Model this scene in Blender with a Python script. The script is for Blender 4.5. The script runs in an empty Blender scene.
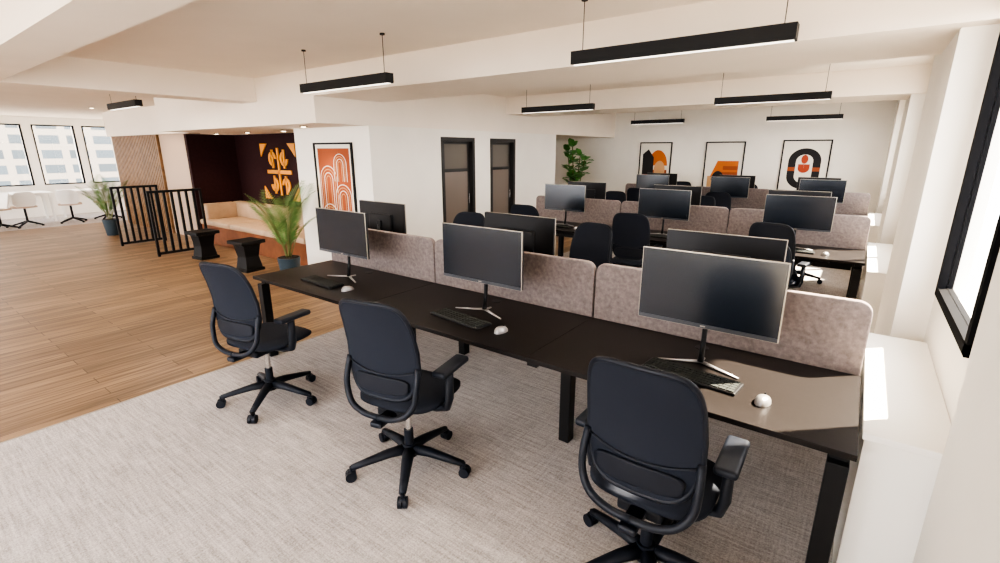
import bpy, bmesh, math, random
from mathutils import Vector, Matrix
random.seed(7)
pi=math.pi
scene=bpy.context.scene
COL=scene.collection

# ------------------------------------------------------------------ materials
def _new(name):
    m=bpy.data.materials.new(name); m.use_nodes=True
    nt=m.node_tree; b=nt.nodes['Principled BSDF']
    return m,nt,b
def plain(name,c,rough=.5,metal=0,spec=.5,noise=0,nscale=20,bump=0,bscale=200,coat=0):
    m,nt,b=_new(name)
    b.inputs['Roughness'].default_value=rough
    b.inputs['Metallic'].default_value=metal
    b.inputs['Specular IOR Level'].default_value=spec
    b.inputs['Base Color'].default_value=(*c,1)
    tc=nt.nodes.new('ShaderNodeTexCoord')
    if noise>0:
        n=nt.nodes.new('ShaderNodeTexNoise'); n.inputs['Scale'].default_value=nscale; n.inputs['Detail'].default_value=4
        nt.links.new(tc.outputs['Object'],n.inputs['Vector'])
        r=nt.nodes.new('ShaderNodeValToRGB')
        r.color_ramp.elements[0].position=.35; r.color_ramp.elements[1].position=.65
        r.color_ramp.elements[0].color=(*[max(0,x*(1-noise)) for x in c],1)
        r.color_ramp.elements[1].color=(*[min(1,x*(1+noise)) for x in c],1)
        nt.links.new(n.outputs['Fac'],r.inputs['Fac']); nt.links.new(r.outputs['Color'],b.inputs['Base Color'])
    if bump>0:
        n2=nt.nodes.new('ShaderNodeTexNoise'); n2.inputs['Scale'].default_value=bscale
        nt.links.new(tc.outputs['Object'],n2.inputs['Vector'])
        bp=nt.nodes.new('ShaderNodeBump'); bp.inputs['Strength'].default_value=bump; bp.inputs['Distance'].default_value=.002
        nt.links.new(n2.outputs['Fac'],bp.inputs['Height']); nt.links.new(bp.outputs['Normal'],b.inputs['Normal'])
    return m
def emis(name,c,s):
    m,nt,b=_new(name); b.inputs['Base Color'].default_value=(*c,1)
    b.inputs['Emission Color'].default_value=(*c,1); b.inputs['Emission Strength'].default_value=s
    return m
M={}
M['wall']=plain('wall_paint',(.87,.825,.75),.85,noise=.015,nscale=3)
M['ceil']=plain('ceiling_paint',(.87,.785,.68),.9,noise=.015,nscale=2)
M['beige']=plain('beige_paint',(.54,.41,.31),.8)
M['white']=plain('white_laminate',(.88,.85,.79),.5)
M['niche']=plain('maroon_paint',(.036,.013,.014),.7,noise=.1,spec=.2)
M['black']=plain('black_metal',(.010,.010,.011),.5,spec=.3)
M['frame']=plain('black_window_frame',(.008,.008,.009),.8,spec=.08)
M['desk']=plain('black_laminate',(.012,.0095,.009),.42,noise=.1,nscale=60,spec=.25)
M['plastic']=plain('dark_plastic',(.009,.012,.020),.5,spec=.35)
M['fabric_ch']=plain('chair_mesh_fabric',(.016,.020,.031),.8,bump=.5,bscale=900,spec=.3)
M['chrome']=plain('chrome',(.75,.75,.75),.18,metal=1)
M['silver']=plain('silver_plastic',(.40,.39,.39),.35,metal=.6)
M['rim']=plain('monitor_rim',(.45,.40,.33),.35,metal=.5)
M['screen']=plain('monitor_glass',(.013,.018,.027),.2,spec=.7)
M['chin']=plain('monitor_chin',(.07,.075,.085),.35)
M['bezel']=plain('monitor_bezel',(.014,.014,.016),.4,spec=.35)
M['key']=plain('key_plastic',(.030,.034,.032),.6,spec=.3)
M['leather']=plain('tan_upholstery',(.50,.36,.24),.6,noise=.06,nscale=6)
M['rust']=plain('rust_panel',(.24,.09,.04),.5,noise=.2,nscale=4)
M['pot']=plain('dark_teal_pot',(.03,.05,.065),.5)
M['pot2']=plain('stone_pot',(.35,.33,.30),.7)
M['soil']=plain('soil',(.03,.02,.012),.95)
M['leaf']=plain('palm_leaf',(.11,.21,.06),.5,noise=.35,nscale=8)
M['leafd']=plain('broad_leaf',(.10,.30,.07),.4,noise=.35,nscale=8)
M['stem']=plain('plant_stem',(.16,.17,.06),.6)
M['paper']=plain('paper',(.82,.77,.68),.8)
M['orange']=plain('print_orange',(.58,.16,.03),.8)
M['terra']=plain('print_terracotta',(.34,.085,.03),.8)
M['tan']=plain('print_tan',(.58,.33,.16),.8)
M['ink']=plain('print_ink',(.02,.018,.02),.8)
M['red']=plain('print_red',(.42,.07,.03),.8)
M['gold']=plain('gold_sign',(.80,.34,.05),.45)
M['doorglass']=plain('smoked_door_glass',(.15,.135,.12),.15)
M['doorwood']=plain('door_lower_veneer',(.20,.165,.14),.35)  # tan reflection in the lower door glass, painted as flat colour
M['doorframe']=plain('door_frame_grey',(.028,.026,.025),.5)
M['diff']=emis('lamp_diffuser',(1,.93,.82),1.0)
M['down']=emis('downlight_lens',(1,.8,.55),8)
M['ground']=plain('street_ground',(.25,.24,.23),.9)

def fabric_panel():
    m,nt,b=_new('acoustic_felt'); b.inputs['Roughness'].default_value=.95; b.inputs['Specular IOR Level'].default_value=.15
    tc=nt.nodes.new('ShaderNodeTexCoord')
    n=nt.nodes.new('ShaderNodeTexNoise'); n.inputs['Scale'].default_value=38; n.inputs['Detail'].default_value=8; n.inputs['Roughness'].default_value=.7
    nt.links.new(tc.outputs['Object'],n.inputs['Vector'])
    r=nt.nodes.new('ShaderNodeValToRGB'); e=r.color_ramp.elements
    e[0].position=.3; e[1].position=.72; e[0].color=(.165,.132,.123,1); e[1].color=(.315,.262,.243,1)
    nt.links.new(n.outputs['Fac'],r.inputs['Fac']); nt.links.new(r.outputs['Color'],b.inputs['Base Color'])
    return m
M['felt']=fabric_panel()

def carpet():
    m,nt,b=_new('woven_carpet'); b.inputs['Roughness'].default_value=1; b.inputs['Specular IOR Level'].default_value=.1
    tc=nt.nodes.new('ShaderNodeTexCoord')
    def nz(sx,sy,det,sc=1):
        mp=nt.nodes.new('ShaderNodeMapping'); mp.inputs['Scale'].default_value=(sx,sy,1)
        nt.links.new(tc.outputs['Object'],mp.inputs['Vector'])
        n=nt.nodes.new('ShaderNodeTexNoise'); n.inputs['Scale'].default_value=sc; n.inputs['Detail'].default_value=det; n.inputs['Roughness'].default_value=.7
        nt.links.new(mp.outputs['Vector'],n.inputs['Vector']); return n
    n=nz(4,60,5); n3=nz(80,6,4); n2=nz(110,110,3)
    def math2(op,a,bb):
        m_=nt.nodes.new('ShaderNodeMath'); m_.operation=op
        nt.links.new(a,m_.inputs[0])
        if isinstance(bb,float): m_.inputs[1].default_value=bb
        else: nt.links.new(bb,m_.inputs[1])
        return m_.outputs[0]
    s=math2('ADD',math2('ADD',n.outputs['Fac'],n2.outputs['Fac']),math2('MULTIPLY',n3.outputs['Fac'],.5))
    hf=math2('MULTIPLY',s,.4)
    r=nt.nodes.new('ShaderNodeValToRGB'); e=r.color_ramp.elements
    e[0].position=.39; e[1].position=.61; e[0].color=(.29,.258,.242,1); e[1].color=(.66,.615,.59,1)
    nt.links.new(hf,r.inputs['Fac']); nt.links.new(r.outputs['Color'],b.inputs['Base Color'])
    bp=nt.nodes.new('ShaderNodeBump'); bp.inputs['Strength'].default_value=.6; bp.inputs['Distance'].default_value=.005
    nt.links.new(hf,bp.inputs['Height']); nt.links.new(bp.outputs['Normal'],b.inputs['Normal'])
    return m
M['carpet']=carpet()
def wood(name,c1,c2,plank=(1.4,.14),rot=True):
    m,nt,b=_new(name); b.inputs['Roughness'].default_value=.45; b.inputs['Specular IOR Level'].default_value=.35
    tc=nt.nodes.new('ShaderNodeTexCoord')
    sx=nt.nodes.new('ShaderNodeSeparateXYZ'); nt.links.new(tc.outputs['Object'],sx.inputs[0])
    cb=nt.nodes.new('ShaderNodeCombineXYZ'); nt.links.new(sx.outputs['Y'],cb.inputs['X']); nt.links.new(sx.outputs['X'],cb.inputs['Y'])
    br=nt.nodes.new('ShaderNodeTexBrick'); br.offset=.37; br.inputs['Scale'].default_value=1
    br.inputs['Brick Width'].default_value=plank[0]; br.inputs['Row Height'].default_value=plank[1]
    br.inputs['Mortar Size'].default_value=.003; br.inputs['Color1'].default_value=(*c1,1); br.inputs['Color2'].default_value=(*c2,1)
    br.inputs['Mortar'].default_value=(c1[0]*.3,c1[1]*.3,c1[2]*.3,1)
    nt.links.new(cb.outputs[0],br.inputs['Vector'])
    mp=nt.nodes.new('ShaderNodeMapping'); mp.inputs['Scale'].default_value=(1.2,22,1); nt.links.new(cb.outputs[0],mp.inputs['Vector'])
    n=nt.nodes.new('ShaderNodeTexNoise'); n.inputs['Scale'].default_value=1.3; n.inputs['Detail'].default_value=7; n.inputs['Distortion'].default_value=.6
    nt.links.new(mp.outputs[0],n.inputs['Vector'])
    r=nt.nodes.new('ShaderNodeValToRGB'); e=r.color_ramp.elements; e[0].position=.3; e[1].position=.7
    e[0].color=(.52,.49,.46,1); e[1].color=(1.25,1.25,1.25,1)
    nt.links.new(n.outputs['Fac'],r.inputs['Fac'])
    mx=nt.nodes.new('ShaderNodeMixRGB'); mx.blend_type='MULTIPLY'; mx.inputs['Fac'].default_value=1
    nt.links.new(br.outputs['Color'],mx.inputs[1]); nt.links.new(r.outputs['Color'],mx.inputs[2])
    nt.links.new(mx.outputs[0],b.inputs['Base Color'])
    return m
M['wood']=wood('oak_planks',(.33,.215,.125),(.205,.132,.077))
M['slat']=plain('oak_slat',(.24,.13,.055),.5,noise=.2,nscale=10)
M['slatback']=plain('slat_backing',(.03,.015,.009),.8)
def facade(name,c,g):
    m,nt,b=_new(name); b.inputs['Roughness'].default_value=.7
    tc=nt.nodes.new('ShaderNodeTexCoord')
    sx=nt.nodes.new('ShaderNodeSeparateXYZ'); nt.links.new(tc.outputs['Object'],sx.inputs[0])
    cb=nt.nodes.new('ShaderNodeCombineXYZ'); nt.links.new(sx.outputs['Y'],cb.inputs['X']); nt.links.new(sx.outputs['Z'],cb.inputs['Y'])
    br=nt.nodes.new('ShaderNodeTexBrick'); br.offset=0; br.inputs['Scale'].default_value=1
    br.inputs['Brick Width'].default_value=1.5; br.inputs['Row Height'].default_value=1.0; br.inputs['Mortar Size'].default_value=.22
    br.inputs['Color1'].default_value=(*g,1); br.inputs['Color2'].default_value=(g[0]*1.6,g[1]*1.6,g[2]*1.6,1); br.inputs['Mortar'].default_value=(*c,1)
    nt.links.new(cb.outputs[0],br.inputs['Vector']); nt.links.new(br.outputs['Color'],b.inputs['Base Color'])
    return m
M['fac1']=facade('facade_pale',(.11,.10,.09),(.014,.022,.030))
M['fac2']=facade('facade_grey',(.055,.062,.07),(.010,.018,.024))
def glass():
    m,nt,b=_new('window_glass'); nt.nodes.remove(b); out=nt.nodes['Material Output']
    t=nt.nodes.new('ShaderNodeBsdfTransparent'); g=nt.nodes.new('ShaderNodeBsdfGlossy'); g.inputs['Roughness'].default_value=.02
    mx=nt.nodes.new('ShaderNodeMixShader'); mx.inputs[0].default_value=.03
    nt.links.new(t.outputs[0],mx.inputs[1]); nt.links.new(g.outputs[0],mx.inputs[2]); nt.links.new(mx.outputs[0],out.inputs['Surface'])
    return m
M['glass']=glass()

# ------------------------------------------------------------------ mesh builder
class MB:
    def __init__(s): s.v=[]; s.f=[]; s.m=[]; s.sm=[]; s.mats=[]
    def mi(s,mat):
        if mat not in s.mats: s.mats.append(mat)
        return s.mats.index(mat)
    def add(s,vs,fs,mat,smooth=False,X=None):
        o=len(s.v); k=s.mi(mat)
        for p in vs:
            p=Vector(p); s.v.append(X@p if X else p)
        for f in fs:
            s.f.append([i+o for i in f]); s.m.append(k); s.sm.append(smooth)
    def box(s,x0,x1,y0,y1,z0,z1,mat,bev=0,X=None,seg=2):
        if bev<=0:
            vs=[(x,y,z) for x in(x0,x1) for y in(y0,y1) for z in(z0,z1)]
            fs=[(0,1,3,2),(4,6,7,5),(0,4,5,1),(2,3,7,6),(0,2,6,4),(1,5,7,3)]
            s.add(vs,fs,mat,False,X); return
        bm=bmesh.new(); bmesh.ops.create_cube(bm,size=1)
        for v in bm.verts:
            v.co=Vector(((x0+x1)/2+v.co.x*(x1-x0),(y0+y1)/2+v.co.y*(y1-y0),(z0+z1)/2+v.co.z*(z1-z0)))
        bmesh.ops.bevel(bm,geom=bm.edges[:],offset=bev,segments=seg,affect='EDGES',profile=.5)
        bm.verts.index_update()
        s.add([v.co.copy() for v in bm.verts],[[v.index for v in f.verts] for f in bm.faces],mat,seg>2,X); bm.free()
    def cyl(s,p0,p1,r0,r1,mat,seg=16,X=None,smooth=True):
        p0=Vector(p0);p1=Vector(p1);d=(p1-p0).normalized()
        a=d.orthogonal().normalized(); b=d.cross(a)
        A=[p0+r0*(a*math.cos(2*pi*i/seg)+b*math.sin(2*pi*i/seg)) for i in range(seg)]
        B=[p1+r1*(a*math.cos(2*pi*i/seg)+b*math.sin(2*pi*i/seg)) for i in range(seg)]
        s.add(A+B,[(i,(i+1)%seg,seg+(i+1)%seg,seg+i) for i in range(seg)],mat,smooth,X)
        s.add(A,[list(range(seg))[::-1]],mat,False,X); s.add(B,[list(range(seg))],mat,False,X)
    def tube(s,pts,r,mat,seg=8,closed=False,X=None,flat=1.0,up=(0,1,0)):
        pts=[Vector(p) for p in pts]; n=len(pts); vs=[]
        for i,p in enumerate(pts):
            if closed: t=(pts[(i+1)%n]-pts[i-1])
            else: t=pts[min(i+1,n-1)]-pts[max(i-1,0)]
            t.normalize(); u=Vector(up)
            if abs(t.dot(u))>.97: u=Vector((1,0,0))
            a=t.cross(u).normalized(); b=t.cross(a).normalized()
            rr=r[i] if isinstance(r,(list,tuple)) else r
            vs+=[p+rr*(a*math.cos(2*pi*k/seg)+flat*b*math.sin(2*pi*k/seg)) for k in range(seg)]
        fs=[]
        for i in range(n if closed else n-1):
            j=(i+1)%n
            fs+=[(i*seg+k,i*seg+(k+1)%seg,j*seg+(k+1)%seg,j*seg+k) for k in range(seg)]
        if not closed: fs+=[list(range(seg))[::-1],[(n-1)*seg+k for k in range(seg)]]
        s.add(vs,fs,mat,True,X)
    def polar(s,fn,mat,rings=8,seg=40,X=None):
        """fn(r,th,side)->point ; closed pillow from two sheets"""
        vs=[];fs=[]
        for side in (0,1):
            base=len(vs); vs.append(fn(0,0,side))
            for i in range(1,rings+1):
                r=1-(1-i/rings)**1.6
                for k in range(seg): vs.append(fn(r,2*pi*k/seg,side))
            for k in range(seg):
                fs.append((base,base+1+k,base+1+(k+1)%seg))
                for i in range(rings-1):
                    a=base+1+i*seg+k;b=base+1+i*seg+(k+1)%seg
                    fs.append((a,a+seg,b+seg,b))
        n=1+rings*seg
        for k in range(seg):
            a=1+(rings-1)*seg+k;b=1+(rings-1)*seg+(k+1)%seg
            fs.append((a,n+a,n+b,b))
        s.add(vs,fs,mat,True,X)
    def prism(s,pts,y0,y1,mat,X=None):
        n=len(pts)
        vs=[(p[0],y0,p[1]) for p in pts]+[(p[0],y1,p[1]) for p in pts]
        s.add(vs,[list(range(n)),[n+i for i in range(n)][::-1]]+[(i,n+i,n+(i+1)%n,(i+1)%n) for i in range(n)],mat,False,X)
    def mesh(s,name):
        me=bpy.data.meshes.new(name); me.from_pydata([tuple(v) for v in s.v],[],s.f)
        for m in s.mats: me.materials.append(M[m])
        for p,k,q in zip(me.polygons,s.m,s.sm): p.material_index=k; p.use_smooth=q
        bm=bmesh.new(); bm.from_mesh(me); bmesh.ops.recalc_face_normals(bm,faces=bm.faces); bm.to_mesh(me); bm.free()
        me.update(); return me
def obj(name,me,loc=(0,0,0),rz=0,bevel=0):
    if isinstance(me,MB): me=me.mesh(name)
    o=bpy.data.objects.new(name,me); o.location=loc; o.rotation_euler=(0,0,rz); COL.objects.link(o)
    if bevel:
        b=o.modifiers.new('bev','BEVEL'); b.width=bevel; b.segments=2; b.limit_method='ANGLE'; b.angle_limit=.7
    return o
def slab(name,x0,x1,y0,y1,z0,z1,mat,bev=0):
    b=MB(); cx,cy,cz=(x0+x1)/2,(y0+y1)/2,(z0+z1)/2
    b.box(x0-cx,x1-cx,y0-cy,y1-cy,z0-cz,z1-cz,mat,bev); return obj(name,b,(cx,cy,cz))
def selips(th,n):
    c,s_=math.cos(th),math.sin(th)
    return (math.copysign(abs(c)**(2/n),c),math.copysign(abs(s_)**(2/n),s_))

# ------------------------------------------------------------------ room shell
CH=2.65; BW=11.6; XR=.42; XL=-18.2; YS=-2.6; WT=.10
def floorpiece(name,x0,x1,mat):
    b=MB(); b.box(x0,x1,YS-.3,BW+.3,-.2,0,mat); obj(name,b)
floorpiece('floor',-15.5,-4.1,'wood')
floorpiece('floor_carpet',-4.1,XR+WT,'carpet')
floorpiece('floor_carpet',XL-.3,-15.5,'carpet')
slab('trim_1',-4.107,-4.097,YS,BW,0,.003,'rim')
slab('ceiling',XL-.3,XR+WT,YS-.3,BW+.3,CH,CH+.3,'ceil')
# beams
slab('beam',-6.34,XR,.72,1.02,2.37,CH,'ceil')
slab('beam',-6.75,-6.34,YS,3.36,2.37,CH,'ceil')
slab('beam',-5.1,XR,3.36,4.35,2.37,CH,'ceil')
slab('beam',-5.1,XR,7.05,7.9,2.37,CH,'ceil')
# bulkheads
slab('ceiling_bulkhead',-9.6,-5.1,3.36,BW,2.08,CH,'ceil')
slab('ceiling_bulkhead',-15.0,-9.6,4.1,BW,2.10,CH,'ceil')
# back wall and others
slab('wall_back',-9,XR+WT,BW,BW+.3,0,CH,'wall')
# right wall with windows
wins=[(-2.2,-.6),(2.37,3.40),(5.3,6.9),(8.6,10.3)]
SZ,HZ=1.03,2.45
b=MB(); b.box(XR,XR+WT,YS,BW,0,SZ,'wall'); b.box(XR,XR+WT,YS,BW,HZ,CH,'wall')
y=YS
for a,c in wins: b.box(XR,XR+WT,y,a,SZ,HZ,'wall'); y=c
b.box(XR,XR+WT,y,BW,SZ,HZ,'wall'); obj('wall_right',b)
for i,(a,c) in enumerate(wins):
    b=MB(); t=.05
    for (p,q,u,v) in ((a,a+t,SZ,HZ),(c-t,c,SZ,HZ),(a,c,SZ,SZ+t),(a,c,HZ-t,HZ)):
        b.box(XR-.016,XR+.045,p,q,u,v,'frame')
    if c-a>1.2: b.box(XR-.01,XR+.04,(a+c)/2-.03,(a+c)/2+.03,SZ,HZ,'frame')
    b.box(XR+.018,XR+.024,a+t,c-t,SZ+t,HZ-t,'glass')
    obj('window_%d'%(i+1),b)
slab('pillar',.27,XR,3.5,4.9,0,CH,'wall')
slab('pillar',.27,XR,7.15,8.3,0,CH,'wall')
slab('pillar',.27,XR,10.5,BW,0,CH,'wall')
slab('pillar',.36,XR,1.1,2.02,0,CH,'wall')
for y0,y1 in ((2.08,3.35),(5.15,6.85),(8.5,10.2)):
    b=MB(); b.box(-.13,.13,-(y1-y0)/2,(y1-y0)/2,0,.735,'white'); b.box(-.138,.134,-(y1-y0)/2-.005,(y1-y0)/2+.005,.735,.765,'white',.004)
    obj('radiator_cover',b,(.285,(y0+y1)/2,0))
# left window wall
lw=[(-2.2,-.4),(-.1,1.7),(2.0,3.15),(3.35,4.25),(4.42,5.5),(5.7,7.4)]
b=MB(); b.box(XL-.3,XL,YS,BW,0,.85,'wall'); b.box(XL-.3,XL,YS,BW,2.45,CH,'wall'); y=YS
for a,c in lw: b.box(XL-.3,XL,y,a,.85,2.45,'wall'); y=c
b.box(XL-.3,XL,y,BW,.85,2.45,'wall'); obj('wall_left',b)
for i,(a,c) in enumerate(lw):
    b=MB(); t=.03
    for (p,q,u,v) in ((a,a+t,.85,2.45),(c-t,c,.85,2.45),(a,c,.85,.85+t),(a,c,2.45-t,2.45)):
        b.box(XL-.08,XL+.005,p,q,u,v,'frame')
    b.box(XL-.06,XL-.05,a+t,c-t,.85+t,2.45-t,'glass'); obj('window_%d'%(i+11),b)
# unseen south wall behind the camera, window openings added for fill light
sw=[(-17.8+i*2.25,-17.8+i*2.25+2.0) for i in range(8)]
b=MB(); b.box(XL-.3,XR+WT,YS-.3,YS,0,.5,'wall'); b.box(XL-.3,XR+WT,YS-.3,YS,2.5,CH,'wall'); x=XL-.3
for a,c in sw: b.box(x,a,YS-.3,YS,.5,2.5,'wall'); x=c
b.box(x,XR+WT,YS-.3,YS,.5,2.5,'wall'); obj('wall_front',b)
for i,(a,c) in enumerate(sw):
    b=MB(); t=.05
    for (p,q,u,v) in ((a,a+t,.5,2.5),(c-t,c,.5,2.5),(a,c,.5,.55),(a,c,2.45,2.5)): b.box(p,q,YS-.2,YS-.1,u,v,'frame')
    obj('window_%d'%(i+21),b)
# inner core walls
b=MB()   # wall with two doors, x=-5.1
D=[(5.40,6.18),(6.59,7.32)]
y=4.1
for a,c in D: b.box(-5.3,-5.1,y,a,0,2.08,'wall'); b.box(-5.3,-5.1,a,c,1.97,2.08,'wall'); y=c
b.box(-5.3,-5.1,y,8.76,0,2.08,'wall'); obj('wall_core',b)
b=MB(); b.box(-6.8,-5.3,4.1,4.3,0,2.08,'wall'); b.box(-6.8,-6.6,4.3,5.2,0,2.08,'wall'); obj('wall_poster',b)
b=MB(); b.box(-7.2,-5.3,8.56,8.76,0,2.08,'wall'); b.box(-7.2,-7.0,8.76,BW,0,2.08,'wall'); obj('wall_recess',b)
b=MB(); b.box(-10.5,-6.8,5.0,5.2,0,2.08,'niche'); b.box(-10.6,-10.5,4.1,5.2,0,2.08,'niche'); b.box(-6.82,-6.8,4.12,5.0,0,2.08,'niche'); obj('wall_niche',b)
b=MB(); b.box(-12.1,-10.6,4.2,4.4,0,2.10,'beige'); obj('wall_beige',b)
b=MB(); b.box(-14.9,-12.1,4.2,4.4,0,2.10,'slatback')
n=30
for i in range(n):
    xx=-14.9+2.8*(i+.5)/n; b.box(xx-.030,xx+.030,4.15,4.2,0,2.10,'slat')
obj('wall_slatted',b)
for i,(a,c) in enumerate(D):
    b=MB(); X0=-5.17
    for (p,q,u,v) in ((a,a+.06,0,1.97),(c-.06,c,0,1.97),(a+.06,c-.06,1.91,1.97)): b.box(-5.28,-5.09,p,q,u,v,'doorframe')
    b.box(X0-.04,X0,a+.06,c-.06,.01,1.91,'doorframe')
    b.box(X0,X0+.006,a+.11,c-.11,1.50,1.87,'doorglass')
    b.box(X0,X0+.006,a+.11,c-.11,.12,1.45,'doorwood')
    b.cyl((X0+.04,c-.11,.95),(X0+.04,c-.11,1.1),.009,.009,'chrome',8); b.cyl((X0,c-.11,1.02),(X0+.04,c-.11,1.02),.008,.008,'chrome',8)
    obj('door_%d'%(i+1),b)
slab('baseboard_core',-5.1,-5.088,4.1,5.40,0,.09,'white')
slab('baseboard_back',-7.0,.27,BW-.012,BW,0,.09,'white')
slab('baseboard_right',XR-.012,XR,-2.6,1.1,0,.09,'white')

# ------------------------------------------------------------------ task chair
def task_chair():
    b=MB()
    for i in range(5):
        a=2*pi*i/5; d=Vector((math.cos(a),math.sin(a),0)); R=.325
        b.tube([d*.02+Vector((0,0,.125)),d*.12+Vector((0,0,.118)),d*.24+Vector((0,0,.095)),d*R+Vector((0,0,.078))],[.036,.031,.025,.02],'plastic',8,up=(0,0,1),flat=.8)
        p=d*R; t=Vector((-d.y,d.x,0)); 
        b.cyl(p+Vector((0,0,.05)),p+Vector((0,0,.085)),.010,.014,'plastic',8)
        for sgn in (-1,1):
            q=p+t*sgn*.014+d*.008+Vector((0,0,.030))
            b.cyl(q-t*.011,q+t*.011,.030,.030,'plastic',14)
        b.box(-.02,.025,-.012,.012,.04,.062,'plastic',.004,X=Matrix.Translation(p)@Matrix.Rotation(a,4,'Z'))
    b.cyl((0,0,.085),(0,0,.16),.045,.038,'plastic',16)
    b.cyl((0,0,.15),(0,0,.25),.026,.026,'plastic',16)
    b.cyl((0,0,.25),(0,0,.41),.018,.018,'chrome',14)
    return b
def smooth_path(P,k=5):
    PP=[Vector(p) for p in P]; PP=[PP[0]*2-PP[1]]+PP+[PP[-1]*2-PP[-2]]; Q=[]
    for i in range(1,len(PP)-2):
        for j in range(k):
            t=j/k; p0,p1,p2,p3=PP[i-1:i+3]
            Q.append(.5*((2*p1)+(-p0+p2)*t+(2*p0-5*p1+4*p2-p3)*t*t+(-p0+3*p1-3*p2+p3)*t**3))
    Q.append(PP[-2]); return Q
def chair_top(b,R):
    b.box(-.09,.09,-.15,.12,.395,.445,'plastic',.012,X=R)
    b.box(-.035,.035,-.28,-.10,.41,.44,'plastic',.01,X=R)
    def seat(r,th,side):
        cx,cy=selips(th,3.6); x=.245*cx*r; y=.05+.235*cy*r
        if side==0: z=.515-.03*max(0,(r-.6)/.4)**2.5+.008*(x/.245)**2-.02*max(0,(y-.17)/.12)**2
        else: z=.452+.02*max(0,(r-.7)/.3)**2
        return Vector((x,y,z))
    b.polar(seat,'fabric_ch',8,40,X=R)
    zc,hh=.82,.265
    def ycurve(z,x):
        t=(z-.56)/.52
        return -.215-.055*t+.03*math.sin(pi*min(max(t,0),1))-.04*max(0,t-.55)+(x/.22)**2*.036
    def width(z):
        t=(z-.56)/.52; return .214-.028*max(0,t-.4)**1.2*1.2-.03*max(0,.30-t)/.3
    def pt(r,th,off):
        cx,cz=selips(th,5.0); z=zc+hh*cz*r; x=width(z)*cx*r
        return Vector((x,ycurve(z,x)+off,z))
    b.polar(lambda r,th,s:pt(r,th,.010 if s==0 else -.008),'fabric_ch',8,52,X=R)
    b.tube([pt(1,2*pi*k/64,0) for k in range(64)],.0115,'plastic',8,closed=True,X=R)
    zz=.72
    b.tube([Vector((x,ycurve(zz-.03*(1-(x/.2)**2),x)-.010,zz-.03*(1-(x/.2)**2))) for x in [-.20+.40*k/14 for k in range(15)]],.006,'plastic',6,X=R)
    b.polar(lambda r,th,s:Vector((.17*selips(th,4)[0]*r,ycurve(.635,.17*selips(th,4)[0]*r)-(.022 if s==0 else .0),.635+.045*selips(th,4)[1]*r)),'plastic',5,32,X=R)
    for s_ in (-1,1):
        P=[(.212*s_,ycurve(.74,.21)-.006,.74),(.217*s_,-.212,.64),(.208*s_,-.225,.56),(.165*s_,-.245,.50),(.09*s_,-.25,.465),(0,-.248,.455)]
        b.tube(smooth_path(P),.016,'plastic',8,X=R)
    for s_ in (-1,1):
        b.tube([(.06*s_,-.01,.43),(.20*s_,0,.432),(.262*s_,0,.45),(.274*s_,.005,.50),(.274*s_,.01,.66)],[.018,.02,.022,.022,.02],'plastic',8,X=R,up=(0,1,0),flat=1.4)
        b.box(.232*s_ if s_>0 else -.316,.316 if s_>0 else -.232,-.10,.16,.66,.695,'plastic',.015,X=R,seg=3)
    return b
_chair_cache={}
def chair(loc,face,star):
    key=round(math.degrees(face-star))
    if key not in _chair_cache:
        b=task_chair(); chair_top(b,Matrix.Rotation(face-star,4,'Z')); _chair_cache[key]=b.mesh('task_chair')
    return obj('task_chair',_chair_cache[key],loc,star)
r=math.radians
chair((-3.27,1.57,0),r(12),r(22))
chair((-1.86,1.63,0),r(12),r(22))
chair((-.505,1.73,0),r(1),r(15))
for (x,y,f) in [(-.55,4.0,183),(-2.05,4.02,175),(-3.50,3.95,190),
                (-.62,5.62,-8),(-2.1,5.52,8),(-3.55,5.52,5),
                (-.6,7.75,180),(-2.0,7.7,172),(-3.4,7.7,185),
                (-.6,9.2,0),(-2.0,9.15,8),(-3.4,9.2,-5),
                (-1.95,11.15,180),(-3.3,11.15,180)]:
    chair((x,y,0),r(f),r(f+(20 if int(x*100)%2 else 36)))

# ------------------------------------------------------------------ monitor / keyboard / mouse
def monitor():
    b=MB(); w,h,z0=.322,.365,.205
    b.box(-w,w,-.006,.014,z0,z0+h,'bezel',.004)
    b.box(-w-.0025,w+.0025,-.011,-.004,z0-.0025,z0+h+.0025,'rim',.002)
    b.box(-w+.002,w-.002,-.0135,-.0105,z0+.020,z0+h-.002,'screen')
    b.box(-w+.002,w-.002,-.0145,-.0105,z0+.001,z0+.020,'chin')
    b.box(-.012,.012,-.0155,-.0145,z0+.007,z0+.013,'rim')
    b.box(-.16,.16,.012,.035,z0+.05,z0+.26,'bezel',.01)
    b.tube([(0,.045,z0+.16),(0,.05,z0+.02),(0,.045,.10),(0,.03,.012)],[.015,.013,.012,.016],'bezel',10)
    b.box(-.03,.03,.03,.05,z0+.12,z0+.2,'bezel',.004)
    for s_ in (-1,1):
        b.tube([(0,.04,.010),(.08*s_,.0,.009),(.19*s_,-.045,.006)],[.013,.010,.006],'silver',8,up=(0,0,1),flat=.6)
    b.tube([(0,.03,.010),(0,.10,.007)],[.012,.008],'silver',8,up=(0,0,1),flat=.6)
    return b.mesh('computer_monitor')
def keyboard():
    b=MB(); b.box(-.22,.22,-.065,.065,0,.014,'bezel',.004)
    for j in range(5):
        yy=.05-.0245*j
        if j<4:
            n=15 if j else 16
            for i in range(n):
                x=-.21+.42*(i+.5)/n; w=.42/n*.43
                b.box(x-w,x+w,yy-.0105,yy+.0105,.013,.019,'key')
        else:
            for x0,x1 in ((-.21,-.18),(-.178,-.148),(-.146,-.112),(-.11,.04),(.042,.075),(.078,.11),(.115,.143),(.147,.177),(.181,.21)):
                b.box(x0,x1,yy-.0105,yy+.0105,.013,.019,'key')
    return b.mesh('keyboard')
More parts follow.
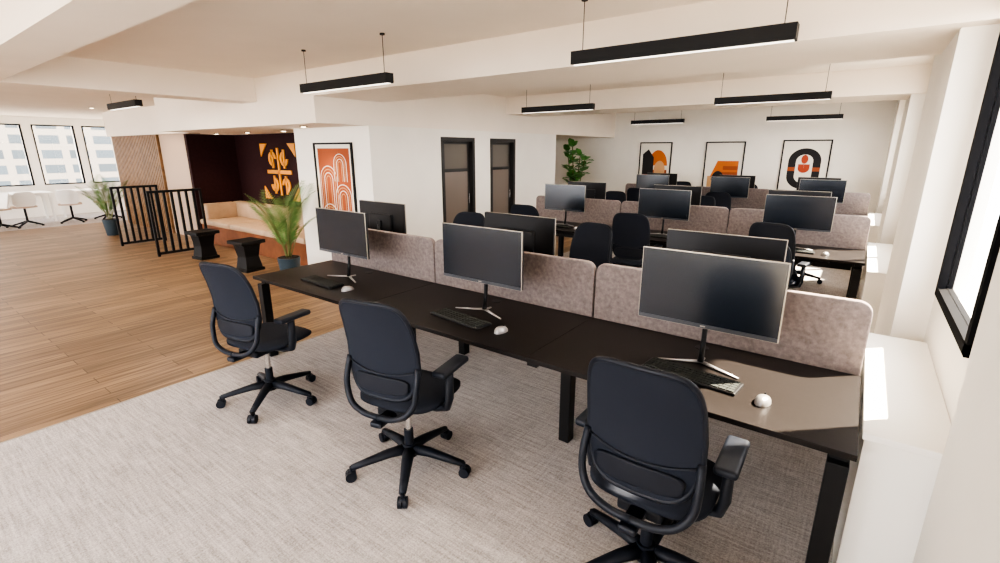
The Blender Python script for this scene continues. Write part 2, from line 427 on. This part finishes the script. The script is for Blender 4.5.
def mouse():
    b=MB()
    b.polar(lambda r_,th,s:Vector((.031*math.cos(th)*r_,.052*math.sin(th)*r_,(.001 if s else .004+.032*math.sqrt(max(0,1-r_**2.4))*(1-.25*math.sin(th)*r_)))),'silver',8,24)
    b.cyl((-.004,.028,.031),(.004,.028,.031),.007,.007,'bezel',10)
    return b.mesh('computer_mouse')
mm,km,mo=monitor(),keyboard(),mouse()

# ------------------------------------------------------------------ bench desks
DX1=.138; DW=1.405; DX0=DX1-3*DW; DZ=.74
def bench():
    b=MB()
    for side in (-1,1):
        for i in range(3):
            x0=DX0+i*DW
            ya,yb=(-.80,-.025) if side<0 else (.025,.80)
            b.box(x0+.0012,x0+DW-.0012,ya,yb,DZ-.025,DZ,'desk',.002)
            b.cyl((x0+DW/2,side*.12,DZ-.001),(x0+DW/2,side*.12,DZ+.003),.035,.035,'bezel',20)
    for i,x in enumerate((DX0+.05,DX0+DW,DX0+2*DW,DX1-.05)):
        end=i in(0,3)
        ys=(-.74,.74) if end else (-.32,.32)
        for y in ys: b.box(x-.035,x+.035,y-.035,y+.035,0,DZ-.07,'black',.004)
        b.box(x-.03,x+.03,-.74,.74,DZ-.075,DZ-.025,'black')
    for y in (-.30,.30): b.box(DX0+.05,DX1-.05,y-.02,y+.02,DZ-.075,DZ-.03,'black')
    b.box(DX0+.1,DX1-.1,-.015,.015,.50,.60,'black')
    b.box(DX0+.3,DX1-.3,-.22,-.05,.58,.60,'black'); b.box(DX0+.3,DX1-.3,.05,.22,.58,.60,'black')
    return b.mesh('bench_desk')
bd=bench()
def divider():
    b=MB(); w,z0,z1,rr=DW/2-.005,.60,1.10,.06
    P=[(-w,z0),(w,z0)]
    for k in range(9): a=k/8*pi/2; P.append((w-rr+rr*math.cos(a),z1-rr+rr*math.sin(a)))
    for k in range(9): a=pi/2+k/8*pi/2; P.append((-w+rr+rr*math.cos(a),z1-rr+rr*math.sin(a)))
    b.prism(P,-.02,.02,'felt'); return b.mesh('desk_divider_panel')
dv=divider()
rows=[2.73,6.45,10.0]
for ri,Y in enumerate(rows):
    obj('bench_desk',bd,(0,Y,0))
    for i in range(3):
        cx=DX0+(i+.5)*DW; mx=cx+.04
        obj('desk_divider_panel',dv,(cx,Y,0),bevel=.008)
        j=random.uniform(-.04,.04) if ri else 0
        ang=[.0,.0,.0][i] if ri==0 else random.uniform(-.06,.06)
        if ri==0: mx=[-3.37,-1.905,-.517][i]
        obj('computer_monitor',mm,(mx+j,Y-.37,DZ),ang)
        if ri==0:
            obj('keyboard',km,(mx+[-.04,-.02,.0][i],Y-[.57,.565,.515][i],DZ),[-.05,-.12,-.10][i])
            obj('computer_mouse',mo,(mx+.32,Y-.585,DZ),-.1)
        else:
            obj('keyboard',km,(mx+j,Y-.56,DZ),random.uniform(-.05,.03)); obj('computer_mouse',mo,(mx+j+.32,Y-.59,DZ),-.1)
        j=random.uniform(-.06,.06)
        bx=[-3.60,-2.04,-.60][i] if ri==0 else cx-.02+j
        obj('computer_monitor',mm,(bx,Y+(.25 if ri==0 else .36),DZ),pi+random.uniform(-.03,.03))
        obj('keyboard',km,(cx+j,Y+.56,DZ),pi)
        obj('computer_mouse',mo,(cx+j-.32,Y+.58,DZ),pi)

# ------------------------------------------------------------------ pendant lamps
LZ=2.285
def lamp(x0,x1,y):
    b=MB(); L=(x1-x0)/2; h=.078
    b.box(-L,L,-.038,.038,.004,h,'black'); b.box(-L+.01,L-.01,-.014,.014,0,.004,'diff')
    b.box(-L-.002,-L,-.03,.03,.006,h-.004,'black')
    top=(CH if not(3.36<y<4.35) else 2.37)-LZ
    for s_ in(-1,1):
        b.cyl((s_*(L-.06),0,h),(s_*(L-.06),0,top),.0025,.0025,'black',6)
        b.cyl((s_*(L-.06),0,top-.012),(s_*(L-.06),0,top),.02,.02,'black',12)
    o=obj('pendant_lamp',b,((x0+x1)/2,y,LZ))
    ld=bpy.data.lights.new('lamp_light','AREA'); ld.shape='RECTANGLE'; ld.size=2*L-.04; ld.size_y=.05; ld.energy=10; ld.color=(1,.9,.78)
    lo=bpy.data.objects.new('light',ld); lo.location=(0,0,-.004); lo.parent=o; COL.objects.link(lo)
for a,c,y in ((-1.563,-.364,2.87),(-4.29,-3.10,2.73),(-4.05,-2.95,6.0),(-1.53,-.40,6.25),(-4.0,-2.95,9.9),(-1.58,-.44,10.2),(-8.1,-7.1,2.32)):
    lamp(a,c,y)
def downlight(x,y,z,e=16):
    b=MB(); b.cyl((0,0,-.012),(0,0,0),.045,.045,'black',20); b.cyl((0,0,-.014),(0,0,-.012),.032,.032,'down',20)
    o=obj('recessed_downlight',b,(x,y,z))
    ld=bpy.data.lights.new('spot','SPOT'); ld.energy=e*3; ld.spot_size=r(110); ld.spot_blend=.8; ld.color=(1,.78,.56); ld.shadow_soft_size=.04
    lo=bpy.data.objects.new('light',ld); lo.location=(0,0,-.02); lo.parent=o; COL.objects.link(lo)
for x in (-9.8,-8.65,-7.5): downlight(x,4.35,2.08,8)
downlight(-5.9,3.7,2.08,9); downlight(-11.3,3.65,CH,10); downlight(-13.4,3.5,CH,5)

# ------------------------------------------------------------------ bench seat in the niche
b=MB()
b.box(-10.48,-6.84,4.12,4.98,0,.36,'rust',.004)
for i in range(3): 
    x0=-10.48+i*1.213; b.box(x0+.003,x0+1.208,4.09,4.78,.36,.46,'leather',.03,seg=3)
    b.box(x0+.003,x0+1.208,4.74,4.97,.44,.76,'leather',.045,seg=3)
b.box(-10.48,-10.27,4.15,4.76,.44,.76,'leather',.045,seg=3)
obj('banquette_bench',b)
def stool():
    b=MB(); b.box(-.19,.19,-.19,.19,.42,.47,'black',.006)
    rings=[(.0,.15),(.04,.15),(.05,.13),(.22,.105),(.39,.13),(.42,.15)]
    vs=[];fs=[]
    for z,w in rings: vs+=[(-w,-w,z),(w,-w,z),(w,w,z),(-w,w,z)]
    for i in range(len(rings)-1):
        for k in range(4): fs.append((i*4+k,i*4+(k+1)%4,(i+1)*4+(k+1)%4,(i+1)*4+k))
    fs.append((3,2,1,0)); b.add(vs,fs,'black'); return b.mesh('side_table')
st=stool(); obj('side_table',st,(-8.83,3.45,0),.1); obj('side_table',st,(-7.37,3.47,0),.1)

# ------------------------------------------------------------------ slatted railings
def rail(x,y0,y1):
    b=MB(); L=(y1-y0)/2
    b.box(-.02,.02,-L,L,1.08,1.12,'black'); b.box(-.02,.02,-L,L,.03,.07,'black'); 
    n=8
    for i in range(n):
        y=-L+.02+(2*L-.04)*i/(n-1); b.box(-.02,.02,y-.018,y+.018,.0 if i in(0,n-1) else .07,1.08,'black')
    obj('slatted_railing',b,(x,(y0+y1)/2,0))
rail(-11.25,2.95,3.72); rail(-9.6,3.0,3.85)

# ------------------------------------------------------------------ plants
def palm(name,loc,n,L,ph,pr,pot='pot',seed=1,elr=(60,89),dr=(.03,.06),rz=0):
    rnd=random.Random(seed); b=MB()
    b.cyl((0,0,0),(0,0,ph),pr*.75,pr,pot,24); b.cyl((0,0,ph),(0,0,ph+.004),pr*.9,pr*.9,'soil',20)
    for i in range(n):
        az=2*pi*i/n*2.4+rnd.uniform(-.3,.3); el=r(rnd.uniform(*elr)); LL=L*rnd.uniform(.68,1.08)
        p=Vector((.03*math.cos(az),.03*math.sin(az),ph)); pts=[p.copy()]; N=16
        droop=rnd.uniform(*dr)
        for k in range(N):
            d=Vector((math.cos(az)*math.cos(el),math.sin(az)*math.cos(el),math.sin(el))); p=p+d*LL/N; pts.append(p.copy()); el-=droop*(.4+k/N*1.6)
        b.tube(pts,[.007*(1-.75*k/N) for k in range(N+1)],'stem',5)
        for k in range(4,N+1):
            t=(k-3)/(N-3); d=(pts[k]-pts[k-1]).normalized(); sd=d.cross(Vector((0,0,1))).normalized()
            ll=LL*.22*math.sin(pi*min(1,t*.82+.15))**.8+.03
            for s_ in(-1,1):
                for q in (0,.5):
                    base=pts[k-1].lerp(pts[k],q)
                    dirn=(sd*s_*.8+d*.8+sd.cross(d)*.10).normalized(); mid=base+dirn*ll*.5+Vector((0,0,-.01)); tip=base+dirn*ll+Vector((0,0,-.18*ll))
                    w=d*.008
                    b.add([base,mid+w,tip,mid-w],[(0,1,2,3)],'leaf',True)
    obj(name,b,loc,rz)
palm('potted_palm',(-6.27,3.50,0),15,1.08,.34,.15,'pot',3,(72,89))
palm('potted_palm',(-12.95,3.3,0),11,.98,.34,.15,'pot',5,(70,89))
def ficus(loc):
    rnd=random.Random(4); b=MB(); b.cyl((0,0,0),(0,0,.45),.15,.20,'pot2',24); b.cyl((0,0,.45),(0,0,.455),.18,.18,'soil',20)
    for s in range(4):
        a=s*1.6; top=Vector((.22*math.cos(a),.22*math.sin(a),1.55+.1*s)); P=[Vector((0.03*math.cos(a),.03*math.sin(a),.45)).lerp(top,t/8)+Vector((0,0,.05*math.sin(t/8*pi))) for t in range(9)]
        b.tube(P,.012,'stem',6)
        for k in range(2,9):
            for q in range(3):
                az=rnd.uniform(0,2*pi); el=r(rnd.uniform(0,55)); d=Vector((math.cos(az)*math.cos(el),math.sin(az)*math.cos(el),math.sin(el)))
                sd=d.cross(Vector((0,0,1))).normalized(); ll=rnd.uniform(.2,.32); w=ll*.30; o=P[k]; u=sd.cross(d)
                c=[o,o+d*ll*.3+sd*w,o+d*ll*.7+sd*w*.9,o+d*ll-u*.05*1,o+d*ll*.7-sd*w*.9,o+d*ll*.3-sd*w,o+d*ll*.5-u*.02]
                b.add(c,[(0,1,6),(1,2,6),(2,3,6),(3,4,6),(4,5,6),(5,0,6)],'leafd',True)
    obj('potted_fiddle_leaf_fig',b,loc)
ficus((-5.45,10.3,0))

# ------------------------------------------------------------------ posters (face -Y)
def ring(cx,cz,r0,r1,a0,a1,n=20):
    P=[(cx+r1*math.cos(a0+(a1-a0)*k/n),cz+r1*math.sin(a0+(a1-a0)*k/n)) for k in range(n+1)]
    if r0<=0: return P+([(cx,cz)] if abs(a1-a0)<6.2 else [])
    return P+[(cx+r0*math.cos(a1-(a1-a0)*k/n),cz+r0*math.sin(a1-(a1-a0)*k/n)) for k in range(n+1)]
def rect(x0,x1,z0,z1): return [(x0,z0),(x1,z0),(x1,z1),(x0,z1)]
def poster(loc,w,h,shapes,bg='paper',mat_w=.04):
    b=MB(); f=.025
    for (x0,x1,z0,z1) in ((-w/2,w/2,0,f),(-w/2,w/2,h-f,h),(-w/2,-w/2+f,f,h-f),(w/2-f,w/2,f,h-f)): b.box(x0,x1,-.03,0,z0,z1,'black')
    b.box(-w/2+f,w/2-f,-.012,0,f,h-f,'paper')
    W=w-2*f-2*mat_w; H=h-2*f-2*mat_w; ox=-W/2; oz=f+mat_w
    b.prism(rect(ox,ox+W,oz,oz+H),-.0135,-.012,bg)
    y=-.0135
    for mat,P in shapes:
        y-=.0006
        b.prism([(ox+p[0]*W,oz+p[1]*H) for p in P],y,-.0135,mat)
    obj('framed_poster',b,loc)
def arch(cx,zb,zs,r1,r0,mat,asp,flip=1):
    P=[(cx+r1,zb)]+[(cx+r1*math.cos(k/16*pi),zs+flip*asp*r1*math.sin(k/16*pi)) for k in range(17)]+[(cx-r1,zb),(cx-r0,zb)]+[(cx-r0*math.cos(k/16*pi),zs+flip*asp*r0*math.sin(k/16*pi)) for k in range(17)]+[(cx+r0,zb)]
    return (mat,P)
asp=.66
S=[]
for cx,zb,zs,rm in ((.30,.03,.60,.27),(.74,0,.38,.25),(.70,.58,.80,.20),(.28,.0,.12,.24)):
    for k in range(4):
        rr=rm*(1-k*.24); S.append(arch(cx,zb,zs,rr,rr-rm*.055,'paper' if k%2==0 else 'tan',asp))
poster((-5.88,4.098,.68),.86,1.20,S,'terra',.05)
poster((-4.04,BW-.002,.86),.76,1.10,[('terra',rect(0,1,0,.42)),('orange',ring(.62,.52,0,.38,0,pi/1.0)),('ink',[(0,.30),(.45,.30),(.45,.72),(.22,.92),(0,.80)]),('tan',ring(.70,.42,0,.22,0,2*pi)),('orange',rect(.0,.4,.1,.28))],'paper',.06)
poster((-2.52,BW-.002,.86),.80,1.10,[('tan',rect(0,1,0,.30)),('orange',[(.08,.28),(1,.28),(1,.66),(.30,.66)]),('terra',rect(.38,1,.20,.40)),('ink',ring(.35,.20,0,.22,0,pi)),('terra',[(.5,.45),(1,.45),(1,.54),(.5,.54)])],'paper',.07)
S3=[arch(.5,.52,.66,.42,.22,'ink',.62),arch(.5,.50,.36,.42,.22,'ink',.62,-1),arch(.5,.60,.52,.15,.001,'red',.62,-1),('terra',rect(.08,.28,.46,.54)),('terra',rect(.72,.92,.46,.54)),('red',ring(.5,.70,0,.09,0,2*pi))]
poster((-1.01,BW-.002,.84),.84,1.14,S3,'paper',.06)
# niche wall sign
b=MB(); G=[]
for (cx,cz,a) in ((-.20,.24,0),(.20,.24,pi/2),(-.20,-.24,pi),(.20,-.24,3*pi/2)):
    G.append(ring(cx,cz,.07,.135,a,a+1.5*pi)); G.append(rect(cx-.028,cx+.028,cz-.17,cz+.17))
G.append(rect(-.42,.42,-.035,.035)); G.append(rect(-.028,.028,-.44,.44))
for sx in(-1,1):
    for sz in(-1,1): G.append([(sx*.60,sz*.52),(sx*.36,sz*.52),(sx*.60,sz*.28)])
for P in G: b.prism(P,-.02,0,'gold')
obj('wall_emblem_sign',b,(-8.90,4.998,1.38))

# ------------------------------------------------------------------ meeting area at the far left
def mtable(loc,L,W):
    b=MB(); b.box(-W/2,W/2,-L/2,L/2,.71,.74,'white',.004)
    for sx in(-1,1):
        for sy in(-1,1): b.box(sx*(W/2-.06)-.025,sx*(W/2-.06)+.025,sy*(L/2-.08)-.025,sy*(L/2-.08)+.025,0,.71,'white')
    b.box(-.02,.02,-L/2+.1,L/2-.1,.62,.70,'white'); obj('meeting_table',b,loc)
mtable((-17.1,2.0,0),2.4,.9); mtable((-17.1,4.6,0),2.4,.9)
def mchair():
    b=MB()
    for i in range(4):
        a=pi/4+i*pi/2; d=Vector((math.cos(a),math.sin(a),0)); b.tube([Vector((0,0,.12)),d*.30+Vector((0,0,.03))],[.028,.018],'black',6,up=(0,0,1)); b.cyl(d*.30,d*.30+Vector((0,0,.04)),.024,.024,'black',8)
    b.cyl((0,0,.1),(0,0,.43),.024,.024,'black',10)
    b.polar(lambda q,th,s:Vector((.23*selips(th,3)[0]*q,.22*selips(th,3)[1]*q,(.46 if s==0 else .425)+.02*q*q)),'beige',5,28)
    b.polar(lambda q,th,s:Vector((.22*selips(th,3)[0]*q,-.21+(.02 if s==0 else 0)-.05*selips(th,3)[1]*q+.08*(selips(th,3)[0]*q)**2,.64+.19*selips(th,3)[1]*q)),'white',5,28)
    return b.mesh('meeting_chair')
mc=mchair()
for x,y,a in ((-16.2,1.6,80),(-16.15,2.5,95),(-16.1,3.35,70),(-16.2,4.1,100),(-16.1,4.95,85),(-15.9,2.0,200)): obj('meeting_chair',mc,(x,y,0),r(a))

# ------------------------------------------------------------------ outdoors
slab('street',-140,120,-120,120,-10.2,-10,'ground')
for (x,y,w,d,h,m) in ((-60,-6,14,20,14,'fac2'),(-52,10,12,12,30,'fac1'),(-64,25,16,13,15.5,'fac2'),(-70,46,16,20,34,'fac1'),(-45,-30,14,20,26,'fac1')):
    b=MB(); b.box(-w/2,w/2,-d/2,d/2,0,h,m); obj('office_building',b,(x,y,-10))

# ------------------------------------------------------------------ light
w=bpy.data.worlds.new('World'); scene.world=w; w.use_nodes=True
bg=w.node_tree.nodes['Background']; bg.inputs[0].default_value=(.95,.96,1,1); bg.inputs[1].default_value=5.0
sd=bpy.data.lights.new('sun','SUN'); sd.energy=26; sd.angle=r(1.2); sd.color=(1,.86,.66)
so=bpy.data.objects.new('sun',sd); COL.objects.link(so)
d=Vector((-.45,-.42,-.78)); so.rotation_euler=d.to_track_quat('-Z','Y').to_euler(); so.location=(10,3,12)

cam=bpy.data.cameras.new('cam'); co=bpy.data.objects.new('camera',cam); COL.objects.link(co)
cam.sensor_width=36; cam.lens=36*.48; cam.clip_start=.02; cam.clip_end=500
co.location=(0,0,1.78); co.rotation_euler=(r(90-15.3),0,r(36.6)); scene.camera=co
scene.view_settings.view_transform='AgX'
try: scene.view_settings.look='AgX - High Contrast'
except Exception: pass
scene.view_settings.exposure=1.12
